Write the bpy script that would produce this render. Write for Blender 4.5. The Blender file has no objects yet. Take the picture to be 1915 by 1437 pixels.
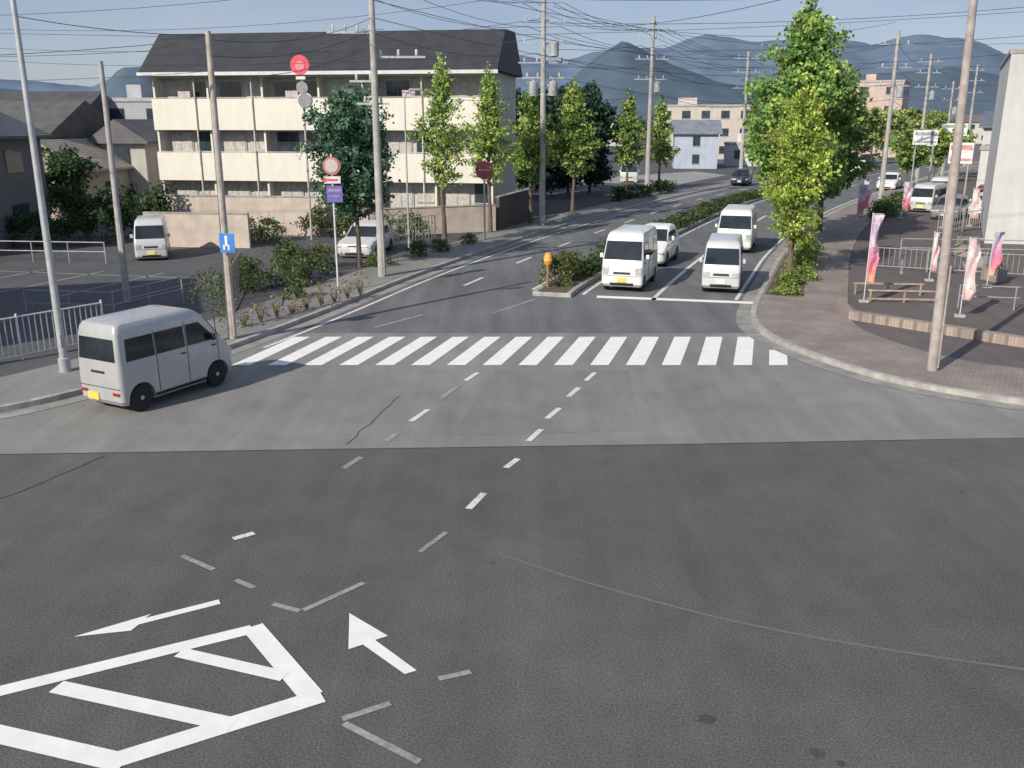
import bpy, bmesh, math, random
import numpy as np
from mathutils import Vector, Matrix, noise
R=math.radians
scene=bpy.context.scene
COL=scene.collection
scene.view_settings.view_transform='Standard'
scene.view_settings.look='None'
scene.view_settings.exposure=0

# ------------------------------------------------------------------ materials
def nt(name):
    m=bpy.data.materials.new(name); m.use_nodes=True
    n=m.node_tree; b=n.nodes['Principled BSDF']; return m,n,b
def N(n,t,**k):
    x=n.nodes.new(t)
    for a,v in k.items(): setattr(x,a,v)
    return x
def pos(n,scale=(1,1,1),rot=0,obj=False):
    if obj:
        g=N(n,'ShaderNodeTexCoord'); out=g.outputs['Object']
    else:
        g=N(n,'ShaderNodeNewGeometry'); out=g.outputs['Position']
    mp=N(n,'ShaderNodeMapping'); mp.inputs['Scale'].default_value=scale; mp.inputs['Rotation'].default_value=(0,0,rot)
    n.links.new(out,mp.inputs['Vector']); return mp.outputs['Vector']
def noi(n,vec,scale,detail=4,rough=.6):
    t=N(n,'ShaderNodeTexNoise'); t.inputs['Scale'].default_value=scale; t.inputs['Detail'].default_value=detail; t.inputs['Roughness'].default_value=rough
    n.links.new(vec,t.inputs['Vector']); return t.outputs['Fac']
def ramp(n,fac,a,b,ca=(0,0,0,1),cb=(1,1,1,1)):
    r=N(n,'ShaderNodeValToRGB'); e=r.color_ramp.elements
    e[0].position=a; e[1].position=b; e[0].color=ca; e[1].color=cb
    n.links.new(fac,r.inputs['Fac']); return r.outputs['Color']
def mix(n,fac,a,b,bt='MIX'):
    m=N(n,'ShaderNodeMix',data_type='RGBA',blend_type=bt)
    for s,v in ((0,fac),(6,a),(7,b)):
        if hasattr(v,'is_linked') or hasattr(v,'links'): n.links.new(v,m.inputs[s])
        else: m.inputs[s].default_value=v if s==0 else (v if len(v)==4 else (*v,1))
    return m.outputs[2]
MC={}
def mat(name,col,rough=.7,metal=0,amt=.25,scale=3,bump=0,bscale=40,dirt=0):
    if name in MC: return MC[name]
    m,n,b=nt(name)
    v=pos(n,obj=True)
    f=noi(n,v,scale,4)
    lo=tuple(c*(1-amt) for c in col)+(1,); hi=tuple(min(1,c*(1+amt)) for c in col)+(1,)
    c=ramp(n,f,.3,.7,lo,hi)
    if dirt:
        v2=pos(n,(1,1,.18),obj=True); f2=noi(n,v2,2.2,5,.7)
        f2=ramp(n,f2,.45,.75); 
        mm=N(n,'ShaderNodeMath',operation='MULTIPLY'); n.links.new(f2,mm.inputs[0]); mm.inputs[1].default_value=dirt
        c=mix(n,mm.outputs[0],c,tuple(x*.45 for x in col))
    n.links.new(c,b.inputs['Base Color'])
    b.inputs['Roughness'].default_value=rough; b.inputs['Metallic'].default_value=metal
    if bump:
        bp=N(n,'ShaderNodeBump'); bp.inputs['Strength'].default_value=bump; bp.inputs['Distance'].default_value=.02
        n.links.new(noi(n,v,bscale,3),bp.inputs['Height']); n.links.new(bp.outputs[0],b.inputs['Normal'])
    MC[name]=m; return m
def asphalt(name,base,warm=(1,1,1),dark=.55,streak=.0,rotz=0,speck=.35):
    if name in MC: return MC[name]
    m,n,b=nt(name)
    v=pos(n)
    base=tuple(base*w for w in warm)
    big=noi(n,v,.16,4,.6); mid=noi(n,v,1.3,5,.7); fine=noi(n,v,38,2,.8)
    c=ramp(n,big,.3,.72,tuple(x*.84 for x in base)+(1,),tuple(x*1.15 for x in base)+(1,))
    c2=ramp(n,mid,.3,.75,(.88,.88,.88,1),(1.1,1.1,1.09,1))
    c=mix(n,1.0,c,c2,'MULTIPLY')
    c3=ramp(n,fine,.32,.7,(1-speck,)*3+(1,),(1+speck,)*3+(1,))
    c=mix(n,1.0,c,c3,'MULTIPLY')
    vs=pos(n,(1,.06,1),rotz); st=noi(n,vs,1.6,4,.6)
    c4=ramp(n,st,.35,.7,(1-streak,)*3+(1,),(1+streak*.6,)*3+(1,))
    c=mix(n,1.0,c,c4,'MULTIPLY')
    sp=noi(n,v,2.7,2,.5); c5=ramp(n,sp,.74,.80,(1,1,1,1),(.6,.6,.6,1))
    c=mix(n,1.0,c,c5,'MULTIPLY')
    n.links.new(c,b.inputs['Base Color']); b.inputs['Roughness'].default_value=.85
    b.inputs['Specular IOR Level'].default_value=.3
    bp=N(n,'ShaderNodeBump'); bp.inputs['Strength'].default_value=.5; bp.inputs['Distance'].default_value=.01
    n.links.new(noi(n,v,70,2),bp.inputs['Height']); n.links.new(bp.outputs[0],b.inputs['Normal'])
    MC[name]=m; return m
def paint(name,lo,hi,under,white=.72):
    # noise sum below lo stays painted, above hi is worn through
    if name in MC: return MC[name]
    m,n,b=nt(name); v=pos(n)
    f=noi(n,v,14,7,.75); f2=noi(n,v,1.6,3)
    mm=N(n,'ShaderNodeMath',operation='ADD'); n.links.new(f,mm.inputs[0])
    m2=N(n,'ShaderNodeMath',operation='MULTIPLY'); n.links.new(f2,m2.inputs[0]); m2.inputs[1].default_value=.5; n.links.new(m2.outputs[0],mm.inputs[1])
    w=ramp(n,mm.outputs[0],lo,hi,(1,1,1,1),(0,0,0,1))
    f3=noi(n,v,3,4); wc=ramp(n,f3,.3,.7,(white*.88,white*.88,white*.86,1),(white,white,white*.98,1))
    c=mix(n,w,(under,under,under,1),wc)
    n.links.new(c,b.inputs['Base Color']); b.inputs['Roughness'].default_value=.75
    MC[name]=m; return m
def leafmat(name):
    if name in MC: return MC[name]
    m,n,b=nt(name); n.nodes.remove(b)
    a=N(n,'ShaderNodeAttribute'); a.attribute_name='Col'
    b=N(n,'ShaderNodeBsdfDiffuse'); n.links.new(a.outputs['Color'],b.inputs['Color'])
    t=N(n,'ShaderNodeBsdfTranslucent'); n.links.new(a.outputs['Color'],t.inputs['Color'])
    ms=N(n,'ShaderNodeMixShader'); ms.inputs[0].default_value=.33
    n.links.new(b.outputs[0],ms.inputs[1]); n.links.new(t.outputs[0],ms.inputs[2])
    n.links.new(ms.outputs[0],n.nodes['Material Output'].inputs['Surface'])
    MC[name]=m; return m
def tiles(name,c1,c2,mort,scale,rot=0,rough=.85,bump=.3):
    if name in MC: return MC[name]
    m,n,b=nt(name); v=pos(n,rot=rot)
    t=N(n,'ShaderNodeTexBrick'); t.inputs['Scale'].default_value=scale
    t.inputs['Color1'].default_value=(*c1,1); t.inputs['Color2'].default_value=(*c2,1); t.inputs['Mortar'].default_value=(*mort,1)
    t.inputs['Mortar Size'].default_value=.03
    n.links.new(v,t.inputs['Vector'])
    f=ramp(n,noi(n,v,.7,5),.3,.7,(.75,.75,.75,1),(1.2,1.2,1.2,1))
    c=mix(n,1.0,t.outputs['Color'],f,'MULTIPLY')
    n.links.new(c,b.inputs['Base Color']); b.inputs['Roughness'].default_value=rough
    MC[name]=m; return m
GLASS=mat('window_glass',(.04,.055,.07),.08,0,.4,1.5)
CARGLASS=mat('vehicle_glass',(.02,.028,.035),.06,0,.5,1.2)
RUB=mat('tyre_rubber',(.02,.02,.02),.85)
BLACK=mat('black_plastic',(.025,.025,.027),.55)
STEEL=mat('galvanised_steel',(.46,.48,.50),.45,.3,.15,6,dirt=.3)
CONC=mat('pole_concrete',(.38,.37,.36),.85,0,.2,4,bump=.2,dirt=.4)
RIM=mat('rim_metal',(.45,.46,.48),.35,.6)
WHITEP=mat('white_metal_paint',(.62,.62,.62),.5,0,.1,3,dirt=.4)
RAILP=mat('rail_grey_paint',(.30,.30,.31),.55,0,.2,3,dirt=.5)
KERB=mat('kerb_concrete',(.36,.35,.33),.9,0,.3,2.5,bump=.3,dirt=.4)
BARK=mat('tree_bark',(.14,.11,.085),.95,0,.4,8,bump=.6)
INS=mat('insulator_porcelain',(.6,.6,.6),.3)
WIRE=mat('wire_rubber',(.05,.05,.06),.6)

# ------------------------------------------------------------------ mesh builder
class MB:
    def __init__(s): s.v=[]; s.f=[]
    def add(s,vs,fs):
        o=len(s.v); s.v+= [tuple(p) for p in vs]; s.f+=[tuple(i+o for i in f) for f in fs]; return s
    def box(s,cx,cy,cz,sx,sy,sz,rot=0):
        c,n=math.cos(rot),math.sin(rot); vs=[]
        for z in(-1,1):
            for x,y in((-1,-1),(1,-1),(1,1),(-1,1)):
                a,b=x*sx/2,y*sy/2; vs.append((cx+a*c-b*n,cy+a*n+b*c,cz+z*sz/2))
        return s.add(vs,[(3,2,1,0),(4,5,6,7),(0,1,5,4),(1,2,6,5),(2,3,7,6),(3,0,4,7)])
    def path(s,pts,rad,n=8):
        pts=[Vector(p) for p in pts]
        if not hasattr(rad,'__len__'): rad=[rad]*len(pts)
        vs=[];fs=[]
        for i,p in enumerate(pts):
            d=(pts[min(i+1,len(pts)-1)]-pts[max(i-1,0)]).normalized()
            up=Vector((0,0,1)) if abs(d.z)<.9 else Vector((1,0,0))
            a=d.cross(up).normalized(); b=a.cross(d)
            for k in range(n):
                t=2*math.pi*k/n; vs.append(p+(a*math.cos(t)+b*math.sin(t))*rad[i])
        for i in range(len(pts)-1):
            for k in range(n):
                k2=(k+1)%n; fs.append((i*n+k,i*n+k2,(i+1)*n+k2,(i+1)*n+k))
        fs.append(tuple(range(n))); fs.append(tuple((len(pts)-1)*n+k for k in reversed(range(n))))
        return s.add(vs,fs)
    def prism(s,pts,z0,z1):
        n=len(pts); vs=[(x,y,z0) for x,y in pts]+[(x,y,z1) for x,y in pts]
        fs=[tuple(range(n,2*n)),tuple(reversed(range(n)))]+[(i,(i+1)%n,(i+1)%n+n,i+n) for i in range(n)]
        return s.add(vs,fs)
    def lathe(s,prof,n=20,c=(0,0,0),axis='z'):
        vs=[];fs=[]
        for r,h in prof:
            for k in range(n):
                t=2*math.pi*k/n; a,b=r*math.cos(t),r*math.sin(t)
                p={'z':(a,b,h),'y':(a,h,b),'x':(h,a,b)}[axis]
                vs.append((p[0]+c[0],p[1]+c[1],p[2]+c[2]))
        for i in range(len(prof)-1):
            for k in range(n):
                k2=(k+1)%n; fs.append((i*n+k,i*n+k2,(i+1)*n+k2,(i+1)*n+k))
        fs.append(tuple(range(n))); fs.append(tuple((len(prof)-1)*n+k for k in reversed(range(n))))
        return s.add(vs,fs)
def mk(name,mb,m,parent=None,smooth=False,loc=(0,0,0),rotz=0,bevel=0,ang=38,fix=True):
    me=bpy.data.meshes.new(name); me.from_pydata(mb.v,[],mb.f)
    if fix:
        bm=bmesh.new(); bm.from_mesh(me); bmesh.ops.recalc_face_normals(bm,faces=bm.faces)
        if smooth:
            for f in bm.faces: f.smooth=True
            for e in bm.edges:
                if len(e.link_faces)==2 and e.calc_face_angle(0)>R(ang): e.smooth=False
        bm.to_mesh(me); bm.free()
    me.materials.append(m)
    o=bpy.data.objects.new(name,me); COL.objects.link(o)
    o.location=loc; o.rotation_euler=(0,0,rotz)
    if parent: o.parent=parent
    if bevel:
        b=o.modifiers.new('b','BEVEL'); b.width=bevel; b.segments=2; b.limit_method='ANGLE'
    return o
def root(name,label,cat,loc=(0,0,0),rotz=0,group=None):
    o=bpy.data.objects.new(name,None); COL.objects.link(o); o.location=loc; o.rotation_euler=(0,0,rotz)
    o.empty_display_size=.2
    tag(o,label,cat,group); return o
def tag(o,label,cat,group=None):
    o['label']=label; o['category']=cat
    if group: o['group']=group
    return o
def struct(o): o['kind']='structure'; return o

# ------------------------------------------------------------------ polylines of the kerbs
LK=[(-60,2),(-40,8),(-18,14.4),(-13,17),(-10.87,18.36),(-9.67,19.9),(-8.6,22),(-7.66,23.97),(-6.53,27.36),(-5.6,30.3),(-4.42,34.3),(-2.5,39.9),(1.25,49.7),(4.6,57.4),(8.3,65),(13.5,75.5),(20,87),(39.5,118.5),(72.5,170),(124,250),(253,452)]
RK=[(60,11),(25,14.8),(15,17.3),(11.2,18.93),(9.65,20.07),(8.63,21.3),(7.87,23),(7.35,24.9),(7.25,26.2),(7.4,27.7),(7.9,29.5),(8.7,31.8),(10.4,36.5),(12.3,41.8),(17,53),(22.5,63.5),(29,75),(50.5,109),(83,160),(134,240),(263,441)]
MD=[(1.4,31.8),(1.9,33.5),(5.2,42.5),(10,54),(15.5,66.5),(22.3,79.3),(45,114.5),(78,165.6),(129,246)]
def smoothline(P,it=2):
    for _ in range(it):
        Q=[P[0]]
        for a,b in zip(P[:-1],P[1:]):
            Q.append((a[0]*.75+b[0]*.25,a[1]*.75+b[1]*.25)); Q.append((a[0]*.25+b[0]*.75,a[1]*.25+b[1]*.75))
        Q.append(P[-1]); P=Q
    return P
LK=smoothline(LK); RK=smoothline(RK); MD=smoothline(MD)
def off(P,d):
    out=[]
    for i,p in enumerate(P):
        a=P[max(i-1,0)]; b=P[min(i+1,len(P)-1)]
        t=Vector((b[0]-a[0],b[1]-a[1])).normalized(); out.append((p[0]-t.y*d,p[1]+t.x*d))
    return out
def strip(A,B,z,z0=None,mb=None):
    mb=mb or MB(); n=len(A)
    if z0 is None:
        return mb.add([(x,y,z) for x,y in A]+[(x,y,z) for x,y in B],[(i,i+1,n+i+1,n+i) for i in range(n-1)])
    vs=[(x,y,z) for x,y in A]+[(x,y,z) for x,y in B]+[(x,y,z0) for x,y in A]+[(x,y,z0) for x,y in B]
    fs=[]
    for i in range(n-1):
        fs+=[(i,i+1,n+i+1,n+i),(i,2*n+i,2*n+i+1,i+1),(n+i,n+i+1,3*n+i+1,3*n+i)]
    fs+=[(0,n,3*n,2*n),(n-1,2*n-1,4*n-1,3*n-1)]
    return mb.add(vs,fs)
def sub(P,y0,y1): return [p for p in P if y0<=p[1]<=y1]

A_DARK=asphalt('asphalt_dark',.112,(1,1,1.01),streak=.10,rotz=R(75),speck=.45)
A_LIGHT=asphalt('asphalt_light',.235,(1.0,1,.97),streak=.13,rotz=R(16),speck=.25)
A_ROAD=asphalt('asphalt_road',.16,(.97,1,1.05),streak=.2,rotz=R(24),speck=.25)
A_LOT=asphalt('asphalt_lot',.10,(.98,1.0,1.08),streak=.1)
A_RED=asphalt('asphalt_red',.115,(1.14,1.0,.99),streak=.1)
def sheet(name,pts,z,m):
    mb=MB().add([(x,y,z) for x,y in pts],[tuple(range(len(pts)))])
    o=mk(name,mb,m); return struct(o)
def seamY(x): return 16.39+.045*x
sheet('ground',[(-6000,-200),(6000,-200),(6000,9000),(-6000,9000)],-.03,mat('town_ground',(.16,.16,.14),.95,0,.4,.05))
sheet('crossing_road',[(-80,-30),(80,-30),(80,seamY(80)),(0,seamY(0)),(-80,seamY(-80))],0,A_DARK)
sheet('junction_road',[(-80,seamY(-80)),(0,seamY(0)),(80,seamY(80)),(80,30),(-80,30)],0,A_LIGHT)
def resample(P,n):
    P=[Vector(p) for p in P]; L=[0]
    for a,b in zip(P[:-1],P[1:]): L.append(L[-1]+(b-a).length)
    out=[]
    for k in range(n):
        t=L[-1]*k/(n-1)
        for i in range(len(L)-1):
            if t<=L[i+1]+1e-9:
                u=(t-L[i])/(L[i+1]-L[i]); out.append(tuple(P[i].lerp(P[i+1],u))); break
    return out
Lr=[p for p in LK if p[1]>=25.9 and p[0]>-9]; Rr=[p for p in RK if p[1]>=25.9]
m_=60
struct(mk('main_road',strip(resample(off(Lr,.02),m_),resample(off(Rr,-.02),m_),.004),A_ROAD))
def landside(P,sgn,pw,pavem,lotm,lotedge,names):
    struct(mk('gutter',strip(off(P,-sgn*.45),off(P,sgn*.02),.009),mat('gutter_concrete',(.27,.265,.25),.9,0,.3,1.5,dirt=.4)))
    struct(mk('kerb',strip(P,off(P,sgn*.17),.135,-.02),KERB))
    struct(mk('pavement',strip(off(P,sgn*.172),off(P,sgn*pw),.12),pavem))
    far=off(P,sgn*pw)
    struct(mk(names,MB().add([(x,y,.10) for x,y in far+lotedge],[tuple(range(len(far+lotedge)))]),lotm))
PAVL=asphalt('pavement_grey',.24,(1,.99,.97),streak=.1,speck=.2)
PAVR=tiles('pavement_tiles',(.29,.25,.225),(.24,.205,.185),(.18,.16,.15),2.2,R(30))
landside(LK,1,2.6,PAVL,A_LOT,[(100,600),(-300,600),(-300,2)],'parking_lot')
landside(RK,-1,3.0,PAVR,A_RED,[(500,400),(500,12)],'forecourt')
struct(mk('side_road',MB().add([(x,y,.124) for x,y in ((14.5,86),(24,104),(22,112),(5,95))],[(0,1,2,3)]),asphalt('asphalt_side',.3,(1,1,1))))

Mm=sub(MD,31,160)
struct(mk('median_kerb',strip(off(Mm,.7),off(Mm,-.7),.16,-.02),KERB))
struct(mk('median_soil',strip(off(Mm,.52),off(Mm,-.52),.175),mat('soil',(.10,.085,.06),.95,0,.4,5)))
bb=sub(RK,31,43)
struct(mk('planting_bed',strip(off(bb,-.25),off(bb,-1.5),.128),mat('soil',(.10,.085,.06))))

# ------------------------------------------------------------------ road markings
PW=paint('paint_fresh',.93,1.12,.16,.82)
PWM=paint('paint_worn',.76,1.0,.20,.68)
PWF=paint('paint_faint',.62,1.02,.13,.36)
PWG=paint('paint_ghost',.7,1.1,.115,.15)
def line(name,pts,w,m,z=.008,ends=True):
    A=off(pts,w/2); B=off(pts,-w/2)
    o=mk(name,strip(A,B,z),m); return struct(o)
for k in range(-1,15):
    xb=5.88-.914*k; w=.475
    if k==-1: y0,y1=22.4,24.0
    else: y0,y1=22.4,25.56
    t0=(y0-22.4)*.275; t1=(y1-22.4)*.275
    o=mk('crosswalk_stripe',MB().add([(xb-w/2+t0,y0,.008),(xb+w/2+t0,y0,.008),(xb+w/2+t1,y1,.008),(xb-w/2+t1,y1,.008)],[(0,1,2,3)]),PW); struct(o)
dash=[((-1.33,11.96),(-.99,12.62),1),((-.70,13.47),(-.466,14.12),0),((-.115,15.27),(.11,15.73),0),((.32,16.69),(.59,17.39),0),((.73,18.08),(1.03,18.81),0),((1.27,19.65),(1.56,20.37),0),((1.77,20.96),(2.05,21.69),0),
((-2.45,16.69),(-2.31,17.1),1),((-2.10,17.9),(-1.81,18.7),0),((-1.62,19.48),(-1.26,20.5),1),((-1.12,20.96),(-.85,21.69),0),((-3.02,15.24),(-2.80,15.81),1),
((-4.16,12.38),(-3.90,12.58),0),((-4.73,11.83),(-4.14,11.41),1),((-3.755,11.12),(-3.44,10.9),1),((-3.085,10.48),(-2.70,10.30),1),((-2.66,10.32),(-2.0,11.04),1),((-.82,8.84),(-.466,8.98),1),((-1.77,8.13),(-1.30,8.40),1),((-1.74,8.06),(-.895,7.47),1),
((-4.15,26.8),(-2.87,28.7),1),((-.6,29.0),(.8,31.3),1)]
for a,b,f in dash: line('lane_dash',[a,b],.085 if f and a[1]<14 else .12,PWF if f else PWM)
def poly(name,pts,m,z=.008):
    return struct(mk(name,MB().add([(x,y,z) for x,y in pts],[tuple(range(len(pts)))]),m))
line('tyre_scuff',smoothline([(-.2,11.9),(1.2,10.9),(3.4,9.7),(7,8.7)],3),.05,PWG,.005)
segs=[((-6.3,8.25),(-3.19,9.87),.21),((-3.20,9.93),(-2.17,8.52),.26),((-2.06,8.53),(-3.93,7.46),.25),((-3.76,7.45),(-5.8,8.06),.25),((-5.02,8.69),(-2.88,8.03),.22),((-3.90,9.36),(-2.55,8.88),.19)]
for i,(a,b,w) in enumerate(segs): line('hatched_island_marking',[a,b],w,PW,.008+.0008*i)
poly('arrow_marking',[(-1.21,8.93),(-1.08,9.0),(-1.645,9.63),(-1.50,9.72),(-2.06,10.25),(-1.93,9.43),(-1.775,9.53)],PW)
poly('arrow_marking',[(-3.82,10.59),(-4.60,10.13),(-4.56,10.23),(-5.30,9.70),(-4.66,9.84),(-4.62,9.98),(-3.76,10.48)],PW)
line('stop_line',[(3.0,31.75),(8.35,30.6)],.42,PW,.012)
cr=off(Mm,-3.55); line('lane_line',sub(cr,31,62),.15,PWM,.012)
line('edge_line',sub(off(Mm,-1.0),32,150),.13,PWM,.012)
line('edge_line',sub(off(Mm,1.0),33,150),.13,PWM,.012)
line('edge_line',sub(off(RK,.65),31,150),.13,PWM,.012)
e=[p for p in off(LK,-.75) if p[1]>24 and p[0]>-9 and p[1]<150]; line('edge_line',e,.12,PWM,.012)
cl=resample(sub(off(Mm,3.7),34,140),60)
for i in range(0,58,3): line('lane_dash',cl[i:i+2],.14,PWM,.012)
cl=resample(sub(off(Mm,-3.55),62,140),36)
for i in range(0,34,3): line('lane_dash',cl[i:i+2],.14,PWM,.012)
TAR=mat('tar_seal',(.06,.06,.061),.8)
def crack(pts,w):
    rng=random.Random(3); P=resample(pts,14); P=[(x+rng.uniform(-.04,.04),y+rng.uniform(-.04,.04)) for x,y in P]
    line('tar_seam',P,w,TAR,.005)
crack([(-3.17,16.5),(-2.9,18),(-2.57,19.7)],.025); crack([(-8.9,13.0),(-8.1,14.6),(-7.6,15.9)],.045)
crack([(-40,seamY(-40)),(-12,seamY(-12)),(0,seamY(0)),(12,seamY(12)),(40,seamY(40))],.035)
for (x,y,r_) in ((2.02,8.13,.09),(3.02,7.6,.08),(3.2,7.45,.05)):
    rng=random.Random(int(x*10)); poly('tar_patch',[(x+r_*rng.uniform(.6,1.3)*math.cos(t),y+r_*rng.uniform(.6,1.1)*math.sin(t)) for t in [i*.5 for i in range(12)]],TAR,.005)
poly('asphalt_patch',[(-1.2,17.0),(2.6,17.3),(2.9,21.9),(-.4,21.9)],asphalt('asphalt_patch',.215,(1,1,.98),streak=.1,speck=.25),.003)
for i in range(5): line('parking_line',[(-13.2-i*2.6,31+i*.4),(-11.4-i*2.6,36+i*.4)],.12,PWF,.108)
line('parking_line',[(-24,37.5),(-12,35.0)],.12,PWF,.108)
for i in range(4): line('parking_line',[(15.5+i*2.4,36-i*.6),(17.2+i*2.4,40-i*.6)],.12,PWF,.108)

# ------------------------------------------------------------------ foliage
LEAF=leafmat('leaves')
def leafobj(name,C,size,col,parent,rng,aspect=.8):
    n=len(C)
    a=rng.normal(size=(n,3)); a/=np.linalg.norm(a,axis=1)[:,None]
    b=rng.normal(size=(n,3)); b-= (a*b).sum(1)[:,None]*a; b/=np.linalg.norm(b,axis=1)[:,None]
    s=(size*rng.uniform(.6,1.3,n))[:,None]
    V=np.empty((n,4,3)); V[:,0]=C-a*s*.5; V[:,1]=C+b*s*.5*aspect; V[:,2]=C+a*s*.6; V[:,3]=C-b*s*.5*aspect
    me=bpy.data.meshes.new(name); me.vertices.add(4*n); me.loops.add(4*n); me.polygons.add(n)
    me.vertices.foreach_set('co',V.reshape(-1).astype(np.float32))
    me.loops.foreach_set('vertex_index',np.arange(4*n,dtype=np.int32))
    me.polygons.foreach_set('loop_start',np.arange(0,4*n,4,dtype=np.int32))
    me.update(calc_edges=True)
    ca=me.color_attributes.new('Col','FLOAT_COLOR','POINT')
    cc=np.ones((n,4,4),np.float32); cc[:,:,:3]=np.clip(col,0,1)[:,None,:]
    ca.data.foreach_set('color',cc.reshape(-1))
    me.materials.append(LEAF)
    o=bpy.data.objects.new(name,me); COL.objects.link(o)
    if parent: o.parent=parent
    return o
def clumpleaves(centers,crad,per,rng,col,col2):
    C=[];K=[]
    for c,r in zip(centers,crad):
        k=max(6,int(per*(r/.35)**2)); p=rng.normal(size=(k,3))*r*.5*np.array([1,1,.75])
        br=rng.uniform(.6,1.35); mx=rng.uniform(0,1)**1.2
        cc=(np.array(col)*(1-mx)+np.array(col2)*mx)*br
        C.append(p+c); K.append(cc[None,:]*rng.uniform(.65,1.35,(k,1)))
    return np.concatenate(C),np.concatenate(K)
def tree(loc,h,z0,Rd,label,col,col2,seed,nb=60,per=34,size=.16,prof='cone',rise=.75,trunk_r=.12,group='street trees along the road',cl=.34):
    rng=np.random.default_rng(seed); rr=random.Random(seed)
    t=root('tree',label,'tree',(loc[0],loc[1],.1),0,group)
    mb=MB(); pts=[(rr.uniform(-.04,.04)*k,rr.uniform(-.04,.04)*k,h*.95*k/7) for k in range(8)]
    mb.path(pts,[trunk_r*(1.25 if k==0 else 1)*(1-.88*k/7) for k in range(8)],9)
    cen=[];cr_=[]
    for i in range(nb):
        u=(i+rr.random())/nb; zs=z0+(h-z0)*u*.86
        if prof=='cone': env=(.62+min(u,.18)*2.2)*(1-u)**.75+.10
        elif prof=='spire': env=(.5+min(u,.3)*1.7)*(1-u)**.95+.07
        else: env=math.sin(math.pi*(.18+.76*u))**.7
        ln=Rd*env*rr.uniform(.5,1.25); az=i*2.39996+rr.uniform(-.4,.4)
        rs=rise*rr.uniform(.6,1.3)
        end=Vector((math.cos(az)*ln,math.sin(az)*ln,min(ln*rs,h-zs)))
        st=Vector((0,0,zs)); mid=st+end*.5+Vector((0,0,-.08*ln))
        mb.path([st,mid,st+end],[trunk_r*.34*(1-.6*u),trunk_r*.2,trunk_r*.07],5)
        nc=max(2,int(ln/.28))
        for k in range(nc):
            s=.28+.72*(k+rr.random()*.6)/nc
            p=st+end*s+Vector((rr.gauss(0,.13),rr.gauss(0,.13),rr.gauss(0,.12)))*(.5+ln*.35)
            cen.append(np.array(p)); cr_.append(cl*rr.uniform(.55,1.2))
    for k in range(6):
        cen.append(np.array((rr.gauss(0,.06),rr.gauss(0,.06),h-.1-k*.22))); cr_.append(cl*(.45+.1*k))
    mk('trunk',mb,BARK,t,smooth=True)
    C,K=clumpleaves(cen,cr_,per,rng,col,col2)
    leafobj('crown',C,size,K,t,rng); return t
G1=(.15,.27,.08); D1=(.07,.145,.10); D2=(.14,.25,.16)
M1=(.21,.36,.09); M2=(.42,.50,.16)
tree((-6.4,37.9),7.3,2.0,1.75,'rounded grey-green street tree beside the car park',D1,D2,11,nb=100,per=44,size=.15,prof='oval',rise=.55,trunk_r=.11,cl=.36)
tree((-3.3,44.6),9.0,2.7,1.6,'slender bright green ginkgo tree on the pavement',M1,M2,12,nb=74,size=.15,prof='spire',cl=.31)
tree((-1.2,50.2),8.9,2.6,1.7,'slender bright green ginkgo tree on the pavement',M1,M2,13,nb=72,size=.16,prof='spire',cl=.32)
tree((1.1,54.6),8.3,2.2,2.0,'slender green ginkgo tree on the pavement',G1,M2,14,nb=68,size=.18,prof='spire')
tree((4.0,61.0),8.6,2.2,2.2,'slender green ginkgo tree on the pavement',G1,M2,15,nb=66,size=.19,prof='spire')
tree((9.6,77.5),8.4,2.0,2.2,'green ginkgo tree beside a utility pole',G1,M2,16,nb=54,size=.24,per=26,prof='spire')
tree((13.0,82.5),8.0,2.0,2.0,'green ginkgo tree beside a utility pole',G1,M2,17,nb=50,size=.24,per=26,prof='spire')
tree((25.5,99),8.0,2,1.6,'green ginkgo tree on the far pavement',G1,M2,18,nb=40,size=.28,per=20,prof='spire')
tree((10.95,35.7),7.5,1.2,1.2,'narrow yellow-green ginkgo tree in a kerbside planting bed',(.28,.42,.08),(.52,.60,.14),19,nb=100,size=.12,per=46,prof='oval',trunk_r=.12,rise=.7,cl=.30,group='street trees')
tree((13.4,43.8),11.6,1.8,2.8,'big dense green ginkgo tree beside the road',(.15,.30,.09),(.38,.50,.15),20,nb=165,size=.19,per=34,prof='cone',trunk_r=.2,rise=.8,cl=.42,group='street trees')
tree((16.9,50.5),9.2,1.6,2.7,'dense green ginkgo tree beside the road',(.13,.26,.09),(.30,.42,.14),21,nb=95,size=.21,per=28,trunk_r=.17,cl=.42,group='street trees')
k=0
for (x,y) in ((41.5,119.5),(49,131.5),(57,144),(65,156),(73,169.5),(84,187)):
    tree((x,y),7.6,1.6,2.6,'yellow-green street tree far along the road',(.24,.33,.11),(.42,.48,.19),30+k,nb=34,size=.4,per=16,cl=.55,prof='oval'); k+=1
for (x,y) in ((33.5,79),(41,90.5),(49,103)):
    tree((x,y),5.2,1.6,1.5,'small green street tree beside the forecourt',G1,M2,40+k,nb=30,size=.3,per=16,cl=.45,prof='oval',group='street trees'); k+=1
for (x,y,h) in ((6.6,79,9.0),(4.6,76,8.8),(2.4,73,8.2),(0.5,78,8.4)):
    tree((x,y),h,.6,2.1,'dark evergreen tree in a dense clump',(.04,.085,.06),(.08,.13,.09),50+k,nb=55,size=.32,per=18,cl=.6,prof='oval',group='dark evergreen trees behind the pavement'); k+=1
for (x,y,h) in ((-28.5,53.5,3.6),(-26.5,55.5,4.2),(-40,50,5.0),(-36,55,4.6)):
    tree((x,y),h,.5,1.5,'small garden tree among the houses',(.06,.12,.06),(.14,.2,.09),60+k,nb=36,size=.24,per=20,cl=.5,prof='oval',group='garden trees',trunk_r=.08); k+=1
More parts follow.
